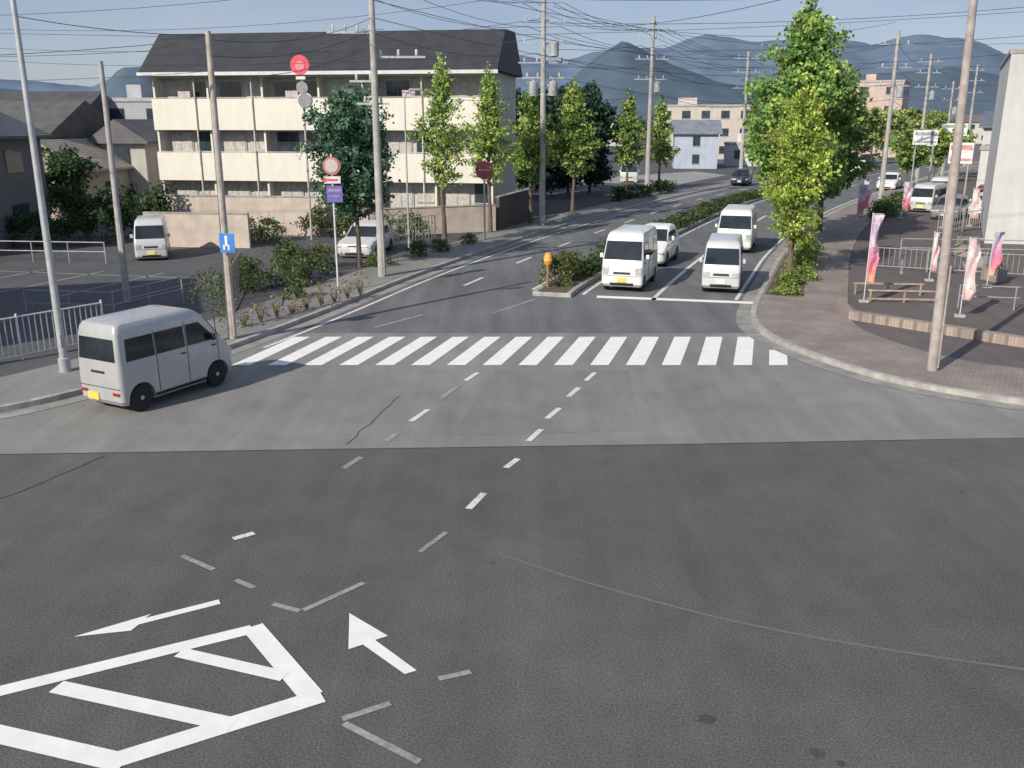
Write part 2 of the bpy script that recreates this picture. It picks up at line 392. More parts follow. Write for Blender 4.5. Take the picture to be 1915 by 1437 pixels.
def shrub(loc,r,h,label,col,col2,seed,size=.09,n=46,cat='shrub',group=None):
    rng=np.random.default_rng(seed); t=root('shrub',label,cat,(loc[0],loc[1],.12),0,group)
    cen=[];cr_=[]
    for i in range(n):
        a=rng.uniform(0,6.28); q=rng.uniform(0,1)**.5; e_=rng.uniform(.1,1)
        rad=r*q*math.sqrt(max(.05,1-(e_*.9)**2)); cen.append(np.array((rad*math.cos(a),rad*math.sin(a),h*e_))); cr_.append(r*.3*rng.uniform(.7,1.3))
    C,K=clumpleaves(cen,cr_,60 if size<.12 else 30,rng,col,col2); C[:,2]=np.maximum(C[:,2],.01)
    leafobj('foliage',C,size,K,t,rng)
    mb=MB()
    for i in range(7):
        a=i*.9; mb.path([(0,0,-.05),(math.cos(a)*r*.4,math.sin(a)*r*.4,h*.6)],[.025,.008],5)
    mk('stem',mb,BARK,t); return t
shrub((1.6,33.3),.62,1.05,'rounded green shrub on the median tip',(.09,.13,.05),(.2,.22,.09),61,n=70,group='shrubs on the median')
shrub((2.2,34.6),.62,1.0,'rounded green shrub on the median tip',(.09,.13,.05),(.18,.2,.08),62,n=60,group='shrubs on the median')
for i,(x,y,r,h) in enumerate(((-9.3,32.4,.8,1.0),(-8.3,33.3,.8,1.1),(-7.9,35.0,.8,.9),(-7.4,31.0,.5,.6),(-5.6,38.2,.6,.5),(-4.2,41.2,.6,.6),(-3.4,42.6,.6,.5),(-2.2,45.4,.5,.45),(-9.0,37.0,.9,1.1),(-10.4,34.6,.7,.8),(-7.9,37.6,.8,.9),(-6.6,46.6,.9,1.3),(-5.2,47.6,.9,1.2),(-10.2,48.0,1.0,1.5),(-8.8,48.5,.9,1.2),(-13.6,46.0,.9,1.1),(-12.3,46.4,.9,1.0))):
    shrub((x,y),r,h,'untidy green shrub beside the pavement',(.08,.13,.055),(.19,.21,.10),70+i,size=.09 if r<.85 else .13,group='shrubs beside the pavement')
for i,(x,y,r,h) in enumerate(((10.3,33.6,.55,.4),(11.1,34.7,.6,.45),(11.6,36.6,.65,.6),(12.2,38.0,.6,.7),(12.9,39.6,.6,.8),(13.5,41.2,.6,.8),(9.7,31.6,.5,.3))):
    shrub((x,y),r,h,'low green plants in the kerbside bed',(.16,.25,.06),(.32,.38,.12),100+i,group='plants in the kerbside bed')
for i in range(9):
    shrub((-7.95+i*.33,26.4+i*.62),.34,.5+.16*(i%3),'dry yellowish weeds beside the pavement',(.18,.18,.07),(.40,.33,.12),120+i,size=.07,n=13,group='weeds beside the pavement')
def hedge(P,w,z0,h,label,col,col2,seed,den=180,size=.1,name='hedge',nper=5):
    rng=np.random.default_rng(seed); pts=resample(P,max(4,int(sum(math.dist(a,b) for a,b in zip(P[:-1],P[1:]))*1.0)))
    cen=[];cr_=[]
    for (x,y) in pts:
        for k in range(nper):
            cen.append(np.array((x+rng.uniform(-.5,.5),y+rng.uniform(-w/2,w/2),z0+h*rng.uniform(.12,.95)))); cr_.append(.42*rng.uniform(.8,1.2))
    C,K=clumpleaves(cen,cr_,den/5,rng,col,col2); C[:,2]=np.clip(C[:,2],z0,z0+h*1.1)
    o=leafobj(name,C,size,K,None,rng); tag(o,label,'hedge'); return o
hedge(sub(MD,35,78),.55,.17,.5,'low clipped dark green hedge along the median',(.05,.09,.04),(.12,.15,.07),100,den=230,size=.12)
hedge([(-27,47.5),(-18.8,48.6)],.8,.1,2.6,'tall dark green hedge beside the car park',(.05,.10,.045),(.11,.17,.07),101,den=200,size=.17,nper=16)
hedge([(-31,43.0),(-20.5,45.2)],.8,.1,1.5,'clipped dark green hedge at the back of the lot',(.04,.085,.04),(.09,.14,.06),104,den=200,size=.15,nper=9)
hedge([(-9.0,26.5),(-10.4,31.5)],.5,.1,1.3,'creeper-covered green fence beside the pavement',(.07,.12,.05),(.18,.19,.09),102,den=110,size=.08)
hedge([(8,70),(13.5,79.5)],.8,.12,1.0,'low dark hedge behind the pavement',(.035,.07,.035),(.09,.13,.05),103,size=.16)
hedge([(22.5,56.5),(28.5,68)],.6,.12,.8,'low green hedge between pavement and forecourt',(.06,.11,.05),(.14,.19,.08),105,size=.16)

# ------------------------------------------------------------------ vehicles
def ringpts(xf,xr,hw,r,n=5):
    r=min(r,hw*.9); out=[]
    for cx,cy,a0 in ((xf-r,hw-r,0),(xr+r,hw-r,90),(xr+r,-hw+r,180),(xf-r,-hw+r,270)):
        for k in range(n+1):
            t=R(a0+90*k/n); out.append((cx+r*math.cos(t),cy+r*math.sin(t)))
    return out
def vehicle(name,label,cat,lv,L,color,front,heading,belt,top,side_wins,wheels=(.55,.55),wr=.28,lightsz=(.62,.82),plate=(.75,.72,.2),group=None,seams=(),grille=True,tail='tall',pz=.45):
    f=Vector((math.cos(R(heading)),math.sin(R(heading)))); o=Vector(front)-f*L
    t=root(name,label,cat,(o.x,o.y,.012),R(heading),group)
    P=MC.get('paint_'+'_'.join(map(str,color))) 
    if not P:
        P=mat('paint_'+'_'.join(map(str,color)),color,.3,.15,.06,2,dirt=.15); 
        P.node_tree.nodes['Principled BSDF'].inputs['Coat Weight'].default_value=.4
    mb=MB(); n=len(ringpts(2,0,.7,.1))
    vs=[];fs=[]
    for (z,xf,xr,hw,r) in lv: vs+=[(x,y,z) for x,y in ringpts(xf,xr,hw,r)]
    for i in range(len(lv)-1):
        for k in range(n): fs.append((i*n+k,i*n+(k+1)%n,(i+1)*n+(k+1)%n,(i+1)*n+k))
    fs.append(tuple(reversed(range(n)))); fs.append(tuple((len(lv)-1)*n+k for k in range(n)))
    mb.add(vs,fs); body=mk('body',mb,P,t,smooth=True,ang=32)
    def at(z):
        for a,b in zip(lv[:-1],lv[1:]):
            if a[0]<=z<=b[0]:
                u=(z-a[0])/(b[0]-a[0]); return [a[i]+(b[i]-a[i])*u for i in range(1,5)]
        return list(lv[-1][1:])
    xw=(wheels[0],L-wheels[1]); hw0=at(wr)[2]
    cut=MB()
    for x in xw:
        for s in(-1,1): cut.lathe([(wr+.055,s*(hw0-.24)),(wr+.055,s*(hw0+.1))],22,(x,0,wr),'y')
    co=mk('cutter',cut,P); co.location=t.location; co.rotation_euler=t.rotation_euler
    md=body.modifiers.new('x','BOOLEAN'); md.object=co; md.solver='EXACT'
    bpy.context.view_layer.update()
    dg=bpy.context.evaluated_depsgraph_get(); me=bpy.data.meshes.new_from_object(body.evaluated_get(dg))
    body.modifiers.clear(); body.data=me; bpy.data.objects.remove(co)
    for x in xw:
        for s in(-1,1):
            w=bpy.data.objects.new('wheel',None); COL.objects.link(w); w.parent=t; w.location=(x,s*(hw0-.09),wr)
            mk('tyre',MB().lathe([(wr*.62,-.075),(wr*.93,-.08),(wr,-.055),(wr,.055),(wr*.93,.08),(wr*.62,.075)],24,axis='y'),RUB,w,True)
            rb=MB().lathe([(wr*.62,.055*s),(wr*.56,.07*s),(wr*.5,.045*s),(wr*.18,.06*s),(wr*.16,.078*s),(.005,.08*s)],20,axis='y')
            for q in range(8):
                a=q*math.pi/4; rb.box(math.cos(a)*wr*.36,s*.058,math.sin(a)*wr*.36,.035,.02,.035)
            mk('rim',rb,RIM,w,True)
    def patch(nm,m,kind,a0,a1,z0,z1,rows=4,o_=.006,sl0=0,sl1=0,s=1):
        vs=[];fs=[]
        for i in range(rows+1):
            u=i/rows; z=z0+(z1-z0)*u; xf,xr,hw,r=at(z)
            for q in range(2):
                if kind=='front': vs.append((xf+o_,(a0,a1)[q]*(hw-r*.55),z))
                elif kind=='rear': vs.append((xr-o_,(a0,a1)[q]*(hw-r*.55),z))
                else: vs.append(((a0+sl0*u,a1+sl1*u)[q],s*(hw+o_),z))
        for i in range(rows): fs.append((2*i,2*i+1,2*i+3,2*i+2))
        ob=mk(nm,MB().add(vs,fs),m,t); so=ob.modifiers.new('s','SOLIDIFY'); so.thickness=.012; so.offset=0; return ob
    patch('windshield',CARGLASS,'front',-1,1,belt+.03,top-.03)
    patch('rear_window',CARGLASS,'rear',-.92,.92,belt+.05,top-.08)
    for s in(-1,1):
        for (a,b,s0,s1) in side_wins:
            patch('side_window',CARGLASS,'side',a,b,belt+.03,top-.1,sl0=s0,sl1=s1,s=s)
        for x in seams:
            patch('door_seam',BLACK,'side',x,x+.012,.34,top-.06,o_=.0015,s=s)
        for x in seams[1:]:
            xf,xr,hw,r=at(belt-.12); mk('door_handle',MB().box(x-.12,s*(hw+.014),belt-.1,.13,.03,.03),BLACK,t,bevel=.008)
        patch('rocker_trim',BLACK,'side',wheels[0]+wr+.06,L-wheels[1]-wr-.06,.24,.31,o_=.004,s=s)
        lo,hi=lightsz; xf,xr,hw,r=at((lo+hi)/2)
        HL=mat('headlamp_lens',(.55,.57,.6),.1,.3,.25,8)
        mk('headlight',MB().box(xf-.05,s*(hw-.16),(lo+hi)/2,.135,.24,hi-lo),HL,t,bevel=.035)
        TL=mat('tail_lamp_lens',(.28,.02,.02),.25)
        if tail=='bumper': z0,z1,wd=.42,.50,.22
        elif tail=='low': z0,z1,wd=.45,.62,.13
        else: z0,z1,wd=.62,1.0,.13
        xf,xr,hw,r=at((z0+z1)/2)
        mk('tail_light',MB().box(xr+.05,s*(hw-.04-wd/2-.03),(z0+z1)/2,.12,wd,z1-z0),TL,t,bevel=.02)
        xf,xr,hw,r=at(belt+.05); mxr=xf-.35
        mk('wing_mirror',MB().box(mxr,s*(hw+.10),belt+.12,.08,.12,.16).box(mxr,s*(hw+.02),belt+.08,.04,.12,.04),BLACK if color[0]<.55 else P,t,bevel=.02)
    xf,xr,hw,r=at(.5)
    if grille: patch('grille',BLACK,'front',-.45,.45,lightsz[0]+.04,lightsz[0]+.12,o_=.008)
    patch('air_intake',BLACK,'front',-.62,.62,.26,.35,o_=.01)
    pm=mat('plate_'+str(plate[2]),plate,.5,0,.08)
    mk('license_plate',MB().box(at(pz)[0]+.014,0,pz,.02,.33,.165),pm,t,bevel=.004)
    mk('license_plate',MB().box(at(pz)[1]-.014,.22 if pz<.45 else .1,pz,.02,.33,.165),pm,t,bevel=.004)
    patch('bumper_line',BLACK,'rear',-1,1,.575,.587,o_=.003); patch('bumper_line',BLACK,'front',-1,1,.595,.605,o_=.003)
    a=at(belt-.15); mk('tailgate_handle',MB().box(a[1]-.012,0,belt-.2,.03,.4,.05),BLACK,t,bevel=.01)
    for y0 in(-.45,.08):
        a=at(belt+.05); b=at(belt+.33)
        mk('wiper',MB().path([(a[0]+.02,y0,belt+.03),(b[0]+.025,y0+.4,belt+.16)],.009,5),BLACK,t)
    return t
def micro(L=3.4,W=1.48,H=1.9,nose=.0):
    k=H/1.9; h=W/2
    return [(.20,L-.10,.08,h*.93,.12),(.30,L-.02,.01,h,.12),(.58,L,0,h,.12),(.82,L-.02,.0,h,.12),(.98*k,L-.09-nose,.01,h*.995,.12),(1.07*k,L-.22-nose,.015,h*.985,.10),(1.66*k,L-.70-nose,.06,h*.90,.09),(1.79*k,L-.86-nose,.09,h*.87,.10),(1.86*k,L-1.0-nose,.14,h*.82,.12),(1.895*k,L-1.15-nose,.26,h*.73,.14),(1.91*k,L-1.45-nose,.6,h*.5,.14)]
SILV=(.44,.45,.46); WHT=(.78,.79,.78); SLV2=(.60,.62,.64)
hd=62; f=Vector((math.cos(R(hd)),math.sin(R(hd)))); L=3.2
rc=Vector((-8.72,18.45))
vehicle('parked_van','silver-grey microvan with yellow plate standing beside the kerb','van',micro(L,1.33,1.96,.05),L,SILV,tuple(rc+f*L),hd,1.11,1.71,
  [(.22,.96,.04,0),(1.02,1.80,0,0),(1.88,2.72,0,-.46)],(.52,.52),.29,seams=(.99,1.84,2.74),plate=(.78,.56,.10),lightsz=(.62,.85),group='vehicles on the road',tail='bumper',pz=.36)
def cab(L,W,H):
    k=H/1.9; h=W/2
    return [(.20,L-.10,.08,h*.93,.10),(.30,L-.01,.01,h,.11),(.58,L,0,h,.11),(.85,L-.02,.0,h,.11),(1.02*k,L-.07,.01,h*.995,.11),(1.66*k,L-.40,.05,h*.91,.10),(1.79*k,L-.50,.08,h*.88,.11),(1.86*k,L-.62,.14,h*.83,.13),(1.895*k,L-.8,.3,h*.73,.14),(1.91*k,L-1.1,.6,h*.5,.14)]
hd=180+72
vehicle('van','white microvan with dark windshield and yellow plate waiting in lane','van',cab(3.4,1.5,2.12),3.4,WHT,(3.95,32.55),hd,1.14,1.84,
  [(.25,1.1,0,0),(1.18,2.1,0,0),(2.18,3.15,0,-.30)],seams=(1.14,2.14,3.1),plate=(.78,.58,.10),lightsz=(.62,.92),group='vehicles on the road')
vehicle('van','silver boxy microvan waiting behind the stop line','van',cab(3.3,1.34,1.84),3.3,SLV2,(7.45,32.2),hd+3,1.02,1.62,
  [(.25,1.1,0,0),(1.18,2.05,0,0),(2.12,3.05,0,-.30)],seams=(1.14,2.08,3.0),plate=(.7,.7,.7),lightsz=(.62,.80),group='vehicles on the road')
vehicle('van','white van queued in the kerbside lane','van',cab(3.8,1.6,1.98),3.8,WHT,(10.35,42.6),hd,1.1,1.74,
  [(.25,1.2,0,0),(1.28,2.4,0,0),(2.48,3.5,0,-.30)],seams=(1.24,2.44,3.45),plate=(.7,.7,.7),lightsz=(.62,.90),group='vehicles on the road')
def hatch(L,W,H):
    k=H/1.5; h=W/2
    return [(.18,L-.1,.08,h*.93,.2),(.28,L-.01,.01,h,.25),(.55,L,0,h,.25),(.70,L-.06,.0,h,.25),(.80,L-.25,.01,h*.99,.25),(.88*k,L-1.05,.05,h*.97,.2),(1.36*k,L-1.75,.45,h*.80,.18),(1.46*k,L-1.95,.7,h*.7,.18),(1.5*k,L-2.3,1.0,h*.5,.18)]
def car(label,front,hd,color,grp,H=1.5,L=3.9,name='parked_car',W=1.66): 
    return vehicle(name,label,'car',hatch(L,W,H),L,color,front,hd,.90*H/1.5,1.36*H/1.5,[(.75,1.25,.1,0),(1.32,1.9,0,0),(1.96,2.75,0,-.55)],(.75,.75),.29,seams=(1.28,1.93,2.8),plate=(.7,.7,.7),lightsz=(.56,.68),group=grp,tail='low')
car('low white car queued behind a white microvan',(5.65,38.4),249,WHT,'vehicles on the road',1.62,3.6,'car',1.55)
g2='cars parked beside the buildings'
def pvan(label,p,hd,col,L=3.4,W=1.48,H=1.9):
    return vehicle('parked_van',label,'van',cab(L,W,H),L,col,p,hd,1.05*H/1.9,1.66*H/1.9,[(.25,1.1,0,0),(1.18,1.95,0,0)]+([(2.12,L-.3,0,-.3)] if L>3.2 else []),seams=(1.14,2.04),group=g2)
OFFW=(.58,.59,.6)
car('white hatchback parked behind the kerbside trees',(-7.0,40.3),262,OFFW,g2)
pvan('small boxy white microvan parked in front of the boundary wall',(-15.7,39.6),288,OFFW,2.8,1.35,1.85)
car('dark parked car on the far side street',(21.5,88),250,(.03,.035,.05),g2)
pvan('pale van parked beneath the far trees',(11.3,90),262,SLV2,4.2,1.7,2.1)
car('grey car parked on the forecourt',(26.5,56.5),235,(.2,.2,.22),g2)
pvan('white van parked on the forecourt',(27.2,61.5),230,OFFW)
car('white car parked on the forecourt',(29.5,58.0),235,OFFW,g2)
car('dark car parked on the forecourt',(31.5,60.5),240,(.06,.06,.07),g2)
car('dark red car parked on the forecourt',(33.5,65.5),240,(.3,.04,.04),g2)
pvan('pale van parked before the low shop',(31.8,69.0),240,SLV2)
car('silver car driving on the far road',(29,97),240,SLV2,g2)
car('dark car on the far road',(48,128),238,(.05,.05,.06),g2)
car('white car on the far road',(40,108.5),238,WHT,g2)
car('white car driving towards the junction',(33,82),238,WHT,g2)

# ------------------------------------------------------------------ poles, signs, wires
def utility_pole(loc,h,r,label,arms,trans=None,lean=0,m=CONC,group='utility poles',dirn=0):
    t=root('utility_pole',label,'utility pole',(loc[0],loc[1],.1),R(dirn),group)
    mk('shaft',MB().path([(0,0,-.1),(lean*.5,0,h*.5),(lean,0,h)],[r,r*.82,r*.62],14),m,t,True)
    for (z,x0,x1,ni,rot) in arms:
        c=mk('crossarm',MB().box((x0+x1)/2,r,z,(x1-x0),.075,.075),STEEL,t,rotz=R(rot))
        for k in range(ni):
            x=x0+(x1-x0)*(k+.5)/ni
            if abs(x)<.12: x+=.2
            ib=MB().lathe([(.03,0),(.065,.05),(.035,.08),(.065,.12),(.035,.15),(.055,.19),(.02,.23)],10,(x,r,z+.04)); mk('insulator',ib,INS,c,True)
    if trans:
        for (x,z) in trans:
            mk('transformer',MB().lathe([(.2,0),(.25,.03),(.25,.75),(.2,.8),(.06,.82),(.05,.92)],16,(x,-.05,z)),mat('transformer_paint',(.33,.35,.36),.5),t,True)
            for zz in(.1,.6): mk('transformer_bracket',MB().box(x/2,.05,z+zz,abs(x),.08,.08),STEEL,t)
    mk('cable_guard',MB().path([(r*.7,-r*.75,.1),(r*.6,-r*.7,2.6)],.025,6),m,t)
    return t
utility_pole((-5.1,35.5),12.2,.16,'tall concrete utility pole with crossarms by the car park',[(9.0,-1.7,.1,4,0),(8.15,-.1,1.9,3,0),(7.3,-.95,.1,2,0),(10.4,-1.3,1.3,4,0),(6.5,-.7,.5,2,0),(11.6,-1.2,1.2,4,0)])
utility_pole((1.75,53.7),13.0,.19,'tall concrete utility pole with transformers and many crossarms',[(8.2,-1.2,1.2,4,0),(9.0,-1.4,1.4,4,0),(10.0,-1.4,1.4,4,0),(11.2,-1.3,1.3,4,0),(12.3,-1,1,3,0)],[(.55,7.2),(-.55,7.2),(.6,9.3)])
utility_pole((10.9,75),13.6,.2,'concrete utility pole beside ginkgo trees',[(9,-1.3,1.3,4,0),(10.5,-1.3,1.3,4,0),(12,-1.3,1.3,4,0),(13,-1,1,3,0)],[(.5,8)])
utility_pole((23.3,95),12.4,.2,'concrete utility pole on the far pavement',[(9,-1.3,1.3,3,0),(10.5,-1.3,1.3,3,0),(11.8,-1.3,1.3,3,0)])
utility_pole((26.3,66.0),11.8,.18,'concrete utility pole beside the forecourt',[(8.2,-1.2,1.2,3,0),(9.4,-1.2,1.2,3,0),(10.9,-1.2,1.2,3,0)],[(.5,7.4)])
utility_pole((40,92),12,.18,'concrete utility pole on the far pavement',[(9,-1.2,1.2,3,0),(10.3,-1.2,1.2,3,0),(11.3,-1.2,1.2,3,0)],[(.5,7.8)])
utility_pole((62,128),13,.2,'concrete utility pole on the far pavement',[(9.5,-1.3,1.3,3,0),(11,-1.3,1.3,3,0),(12.3,-1.2,1.2,3,0)])
utility_pole((52,148),14,.2,'concrete utility pole on the far pavement',[(10,-1.3,1.3,3,0),(12,-1.3,1.3,3,0),(13,-1.2,1.2,3,0)])
utility_pole((48,104),10,.16,'concrete utility pole behind the shops',[(8,-1.1,1.1,3,0),(9.2,-1.1,1.1,3,0)],[(.45,6.5)])
utility_pole((-30,50),8.5,.14,'concrete utility pole among the houses',[(7.4,-.9,.9,3,0)])
utility_pole((10.3,21.5),9.9,.125,'weathered grey concrete pole on the tiled pavement',[],lean=-.2,m=mat('old_pole',(.38,.335,.315),.85,0,.25,4,dirt=.5,bump=.2))
utility_pole((-7.85,24.9),8.1,.12,'concrete pole beside the kerb with small blue sign',[],m=mat('old_pole2',(.42,.38,.34),.85,0,.25,4,dirt=.4),lean=.05)
utility_pole((-13.0,30.3),7.7,.12,'plain concrete pole in the car park',[],m=CONC,lean=.05)
def lamp_pole(loc,h,r,label,arm=1):
    t=root('street_lamp',label,'street lamp',(loc[0],loc[1],.1)); 
    mk('pole',MB().path([(0,0,-.1),(0,0,.35),(0,0,.37),(0,0,h)],[r*1.5,r*1.45,r,r*.6],14),STEEL,t,True)
    mk('lamp_arm',MB().path([(0,0,h-.05),(.2*arm,.1,h+.2),(.7*arm,.3,h+.35)],[.04,.035,.03],8),STEEL,t,True)
    mk('lamp_head',MB().box(.95*arm,.38,h+.35,.6,.22,.1,.35),mat('lamp_head_grey',(.4,.4,.42),.4),t,bevel=.04)
    mk('base_door',MB().box(0,-r*1.0,.8,.08,.03,.3),STEEL,t); return t
lamp_pole((-10.9,21.4),9.2,.095,'galvanised steel street lamp behind the guard fence')
lamp_pole((-4.9,43.4),6.9,.05,'slim street lamp beside the iron fence',.5)
lamp_pole((34.5,67),7.5,.06,'slim street lamp on the forecourt',.5)
def disc(nm,c,r,m,parent,th=.03,axis='y'): return mk(nm,MB().lathe([(r,-th/2),(r,th/2)],28,c,axis),m,parent,True)
RED=mat('sign_red',(.75,.10,.14),.45,0,.15); WHS=mat('sign_white',(.72,.72,.72),.5,0,.1,dirt=.3); BLU=mat('sign_blue',(.04,.2,.6),.45,0,.15); PUR=mat('sign_violet',(.18,.15,.42),.5,0,.2)
t=root('sign_pole','tall pole with pinkish red round sign and two convex mirrors','sign',(-10.3,47.0,.1))
mk('pole',MB().path([(0,0,-.1),(0,0,8.9)],[.06,.045],10),STEEL,t,True)
disc('round_sign',(-.05,-.1,8.5),.46,RED,t); disc('sign_emblem',(-.05,-.125,8.45),.22,mat('sign_pink',(.82,.25,.3),.5),t)
mk('sign_bracket',MB().box(-.05,-.09,7.9,.45,.03,.14),WHS,t)
MIR=mat('mirror_back',(.5,.5,.5),.25,.7)
disc('convex_mirror',(.0,-.12,7.45),.28,MIR,t,.08); disc('convex_mirror',(.1,-.12,6.85),.34,MIR,t,.08); mk('mirror_frame',MB().lathe([(.34,-.02),(.38,0),(.38,.05),(.34,.06)],24,(.1,-.1,6.85),'y'),WHS,t,True)
t=root('sign_post','white post carrying round sign, red and white plate and violet plate','road sign',(-6.2,32.1,.1),R(8))
mk('post',MB().path([(0,0,-.1),(0,0,4.8)],[.035,.035],10),WHITEP,t,True)
disc('round_sign',(0,-.05,4.4),.30,mat('sign_ring_red',(.60,.22,.20),.5),t); disc('sign_emblem',(0,-.072,4.4),.22,mat('sign_pale',(.62,.55,.52),.5,0,.1,dirt=.2),t)
mk('direction_plate',MB().box(0,-.05,3.93,.56,.02,.24),WHS,t); mk('plate_arrow',MB().box(0,-.064,3.93,.36,.006,.07).prism([(-.3,-.066),(-.2,-.067),(-.2,-.061)],3.86,4.0),RED,t)
mk('information_plate',MB().box(.05,-.05,3.45,.54,.02,.56),PUR,t)
for zz,ww,hh in((3.58,.44,.09),(3.38,.36,.05)): mk('plate_band',MB().box(.05,-.064,zz,ww,.006,hh),mat('sign_lilac',(.36,.28,.5),.5),t)
t=root('road_sign','small blue square sign with white figure on pole','road sign',(-7.75,24.68,.1),R(-8))
mk('sign_plate',MB().box(.06,-.03,2.72,.42,.02,.52),BLU,t,bevel=.004)
mk('sign_symbol',MB().box(.04,-.044,2.74,.07,.006,.2).box(.04,-.044,2.88,.08,.006,.07).box(.10,-.044,2.6,.05,.006,.14).box(-.03,-.044,2.6,.05,.006,.14),WHS,t)
for zz in(2.85,2.6): mk('sign_bracket',MB().box(-.03,.03,zz,.3,.08,.03),STEEL,t)
t=root('delineator','short chunky orange marker post at the median tip','bollard',(1.30,32.8,.15))
mk('post',MB().path([(0,0,0),(0,0,.85)],[.05,.05],12),mat('post_brown',(.3,.16,.1),.6),t,True)
mk('marker_head',MB().lathe([(.05,.78),(.13,.86),(.15,1.0),(.15,1.12),(.10,1.24),(.03,1.28)],18),mat('marker_orange',(.80,.30,.06),.45),t,True)
mk('reflector_band',MB().lathe([(.153,1.0),(.153,1.06)],18),mat('marker_yellow',(.8,.6,.15),.4),t,True)
t=root('shop_sign','small dark red rounded sign on a post by the trees','sign',(-1.4,47.0,.1))
mk('post',MB().path([(0,0,0),(0,0,3.6)],.05,8),STEEL,t,True); mk('sign_board',MB().lathe([(.42,-.05),(.45,0),(.42,.05)],20,(0,-.08,3.5),'y'),mat('sign_maroon',(.38,.10,.10),.5,0,.3,4),t,True)
mk('sign_band',MB().box(0,-.145,3.5,.6,.01,.08),mat('sign_faded_pink',(.5,.38,.36)),t)

def wire(a,b,sag,r=.014,label='thin black overhead power line between poles'):
    P=[]
    for k in range(17):
        u=k/16; P.append((a[0]+(b[0]-a[0])*u,a[1]+(b[1]-a[1])*u,a[2]+(b[2]-a[2])*u-sag*4*u*(1-u)))
    o=mk('power_line',MB().path(P,r,5),WIRE,None); tag(o,label,'power line','overhead power lines')
P5=(-5.1,35.5);P10=(1.75,53.7);P11=(10.9,75);P12=(23.3,95);P13=(26.3,66);PR=(10.1,21.5);P3=(-7.8,24.9);PX=(52,148);P14=(40,92);P15=(62,128)
for dx,z in ((-1.2,11.8),(-.4,11.8),(.5,11.8),(1.1,11.8),(-.9,10.6),(.9,10.6),(-.4,9.2),(0.1,7.2)):
    wire((P5[0]+dx,P5[1],z),(P10[0]+dx,P10[1],z+.4),.5,.011); wire((P10[0]+dx,P10[1],z+.4),(P11[0]+dx,P11[1],z+1),.6,.015); wire((P11[0]+dx,P11[1],z+1),(P12[0]+dx,P12[1],z+.2),.6,.018)
for dx,z in ((-1.2,10.6),(-.4,11.8),(.4,9.2),(0,8.3)):
    wire((P5[0]+dx,P5[1],z),(-46,40+dx,z+1.0),1.3,.010); wire((P10[0]+dx,P10[1],z+.6),(60,52,z+6),1.8,.014)
for z in (8.0,7.6,7.1): wire((P3[0],P3[1],z),(P5[0],P5[1],z+1.6),.35,.010)
wire((P3[0],P3[1],8.0),(-40,30,9.2),.9,.010)
wire((P10[0],P10[1],11.2),(PR[0],PR[1],9.7),.8,.011)
for z in (8.4,9.6,11.0,7.4): wire((P13[0],P13[1],z),(P14[0],P14[1],z),.5,.016); wire((P14[0],P14[1],z),(P15[0],P15[1],z+.8),.6,.02); wire((P13[0],P13[1],z),(P10[0]+.5,P10[1],z+1),.9,.013); wire((P13[0],P13[1],z),(70,50,z+3),1.2,.013); wire((P12[0],P12[1],z+.8),(PX[0],PX[1],z+2),.9,.02)
wire((-60,60,12.5),(60,62,15),2.6,.014); wire((P5[0],P5[1],11.8),(40,30,14),1.2,.011); wire((P3[0],24.9,8.1),(-10.9,21.4,8.2),.1,.009)
for i,(za,zb) in enumerate(((10.2,13.2),(11.2,14.6),(9.6,12.2))): wire((P5[0],P5[1],za),(26,66,zb-2.2),1.5,.012); wire((-46,62,za+1.5),(P10[0],P10[1],zb-1.8),1.6,.013)

# ------------------------------------------------------------------ fences and walls
def bar_fence(P,h,label,m,gap=.11,r=.012,z=.12,post=2.0,postr=.03):
    t=root('fence',label,'fence'); n=max(2,int(sum(math.dist(a,b) for a,b in zip(P[:-1],P[1:]))/gap)); Q=resample(P,n)
    b=MB()
    for x,y in Q: b.path([(x,y,z+.12),(x,y,z+h-.04)],r,4)
    mk('fence_bars',b,m,t)['kind']='stuff'
    for zz in (.12,h-.04): mk('fence_rail',MB().path([(x,y,z+zz) for x,y in resample(P,len(P)*2+2)],.022,6),m,t)
    for x,y in resample(P,max(2,int(n*gap/post)+1)): mk('fence_post',MB().path([(x,y,z-.05),(x,y,z+h+.04)],postr,8),m,t)
    return t
bar_fence([(-22,16.3),(-16,19.4),(-13.0,21.9),(-11.2,24.4)],1.15,'pale metal guard fence with vertical bars beside the pavement',WHITEP,gap=.15,r=.015)
bar_fence([(-7.2,42.2),(-3.9,46.4)],1.35,'pale iron bar fence in front of the apartment block',mat('fence_cream',(.48,.46,.40),.6),gap=.22,r=.02)
bar_fence([(-8.9,28),(-9.9,33.2)],1.3,'rusty mesh fence beside shrubs',mat('fence_rust',(.22,.19,.15),.7),gap=.09,r=.008)
bar_fence([(23.0,49.5),(30.5,54.0)],1.1,'grey bar fence behind the flags',RAILP,gap=.2,r=.015)
bar_fence([(14.9,37.5),(20.5,35.0),(24.0,37.5)],.9,'low grey bar fence on the forecourt',RAILP,gap=.2,r=.015)
def rail(RP,hs,label,nposts,r=.025):
    t=root('guard_rail',label,'guard rail')
    for zz in hs: mk('rail',MB().path([(x,y,.1+zz) for x,y in RP],r,8),RAILP,t)
    for x,y in resample(RP,nposts): mk('post',MB().path([(x,y,0),(x,y,hs[-1]+.13)],r*1.2,8),RAILP,t)
rail([(-24,39.6),(-17.4,38.9)],(.5,.9),'grey pipe guard rail at the back of the lot',5)
rail([(-15.0,27.6),(-12.2,27.2),(-11.0,30.0)],(.5,.9),'grey pipe guard rail beside the sunken lot',5,.02)
rail([(14.6,29.3),(18.5,28.4),(20.5,30.2)],(.4,.75),'low grey pipe rail on the forecourt',5,.02)
rail([(17.5,41.0),(23.5,40.2)],(.4,.8),'low grey pipe rail behind the flags',4,.025)
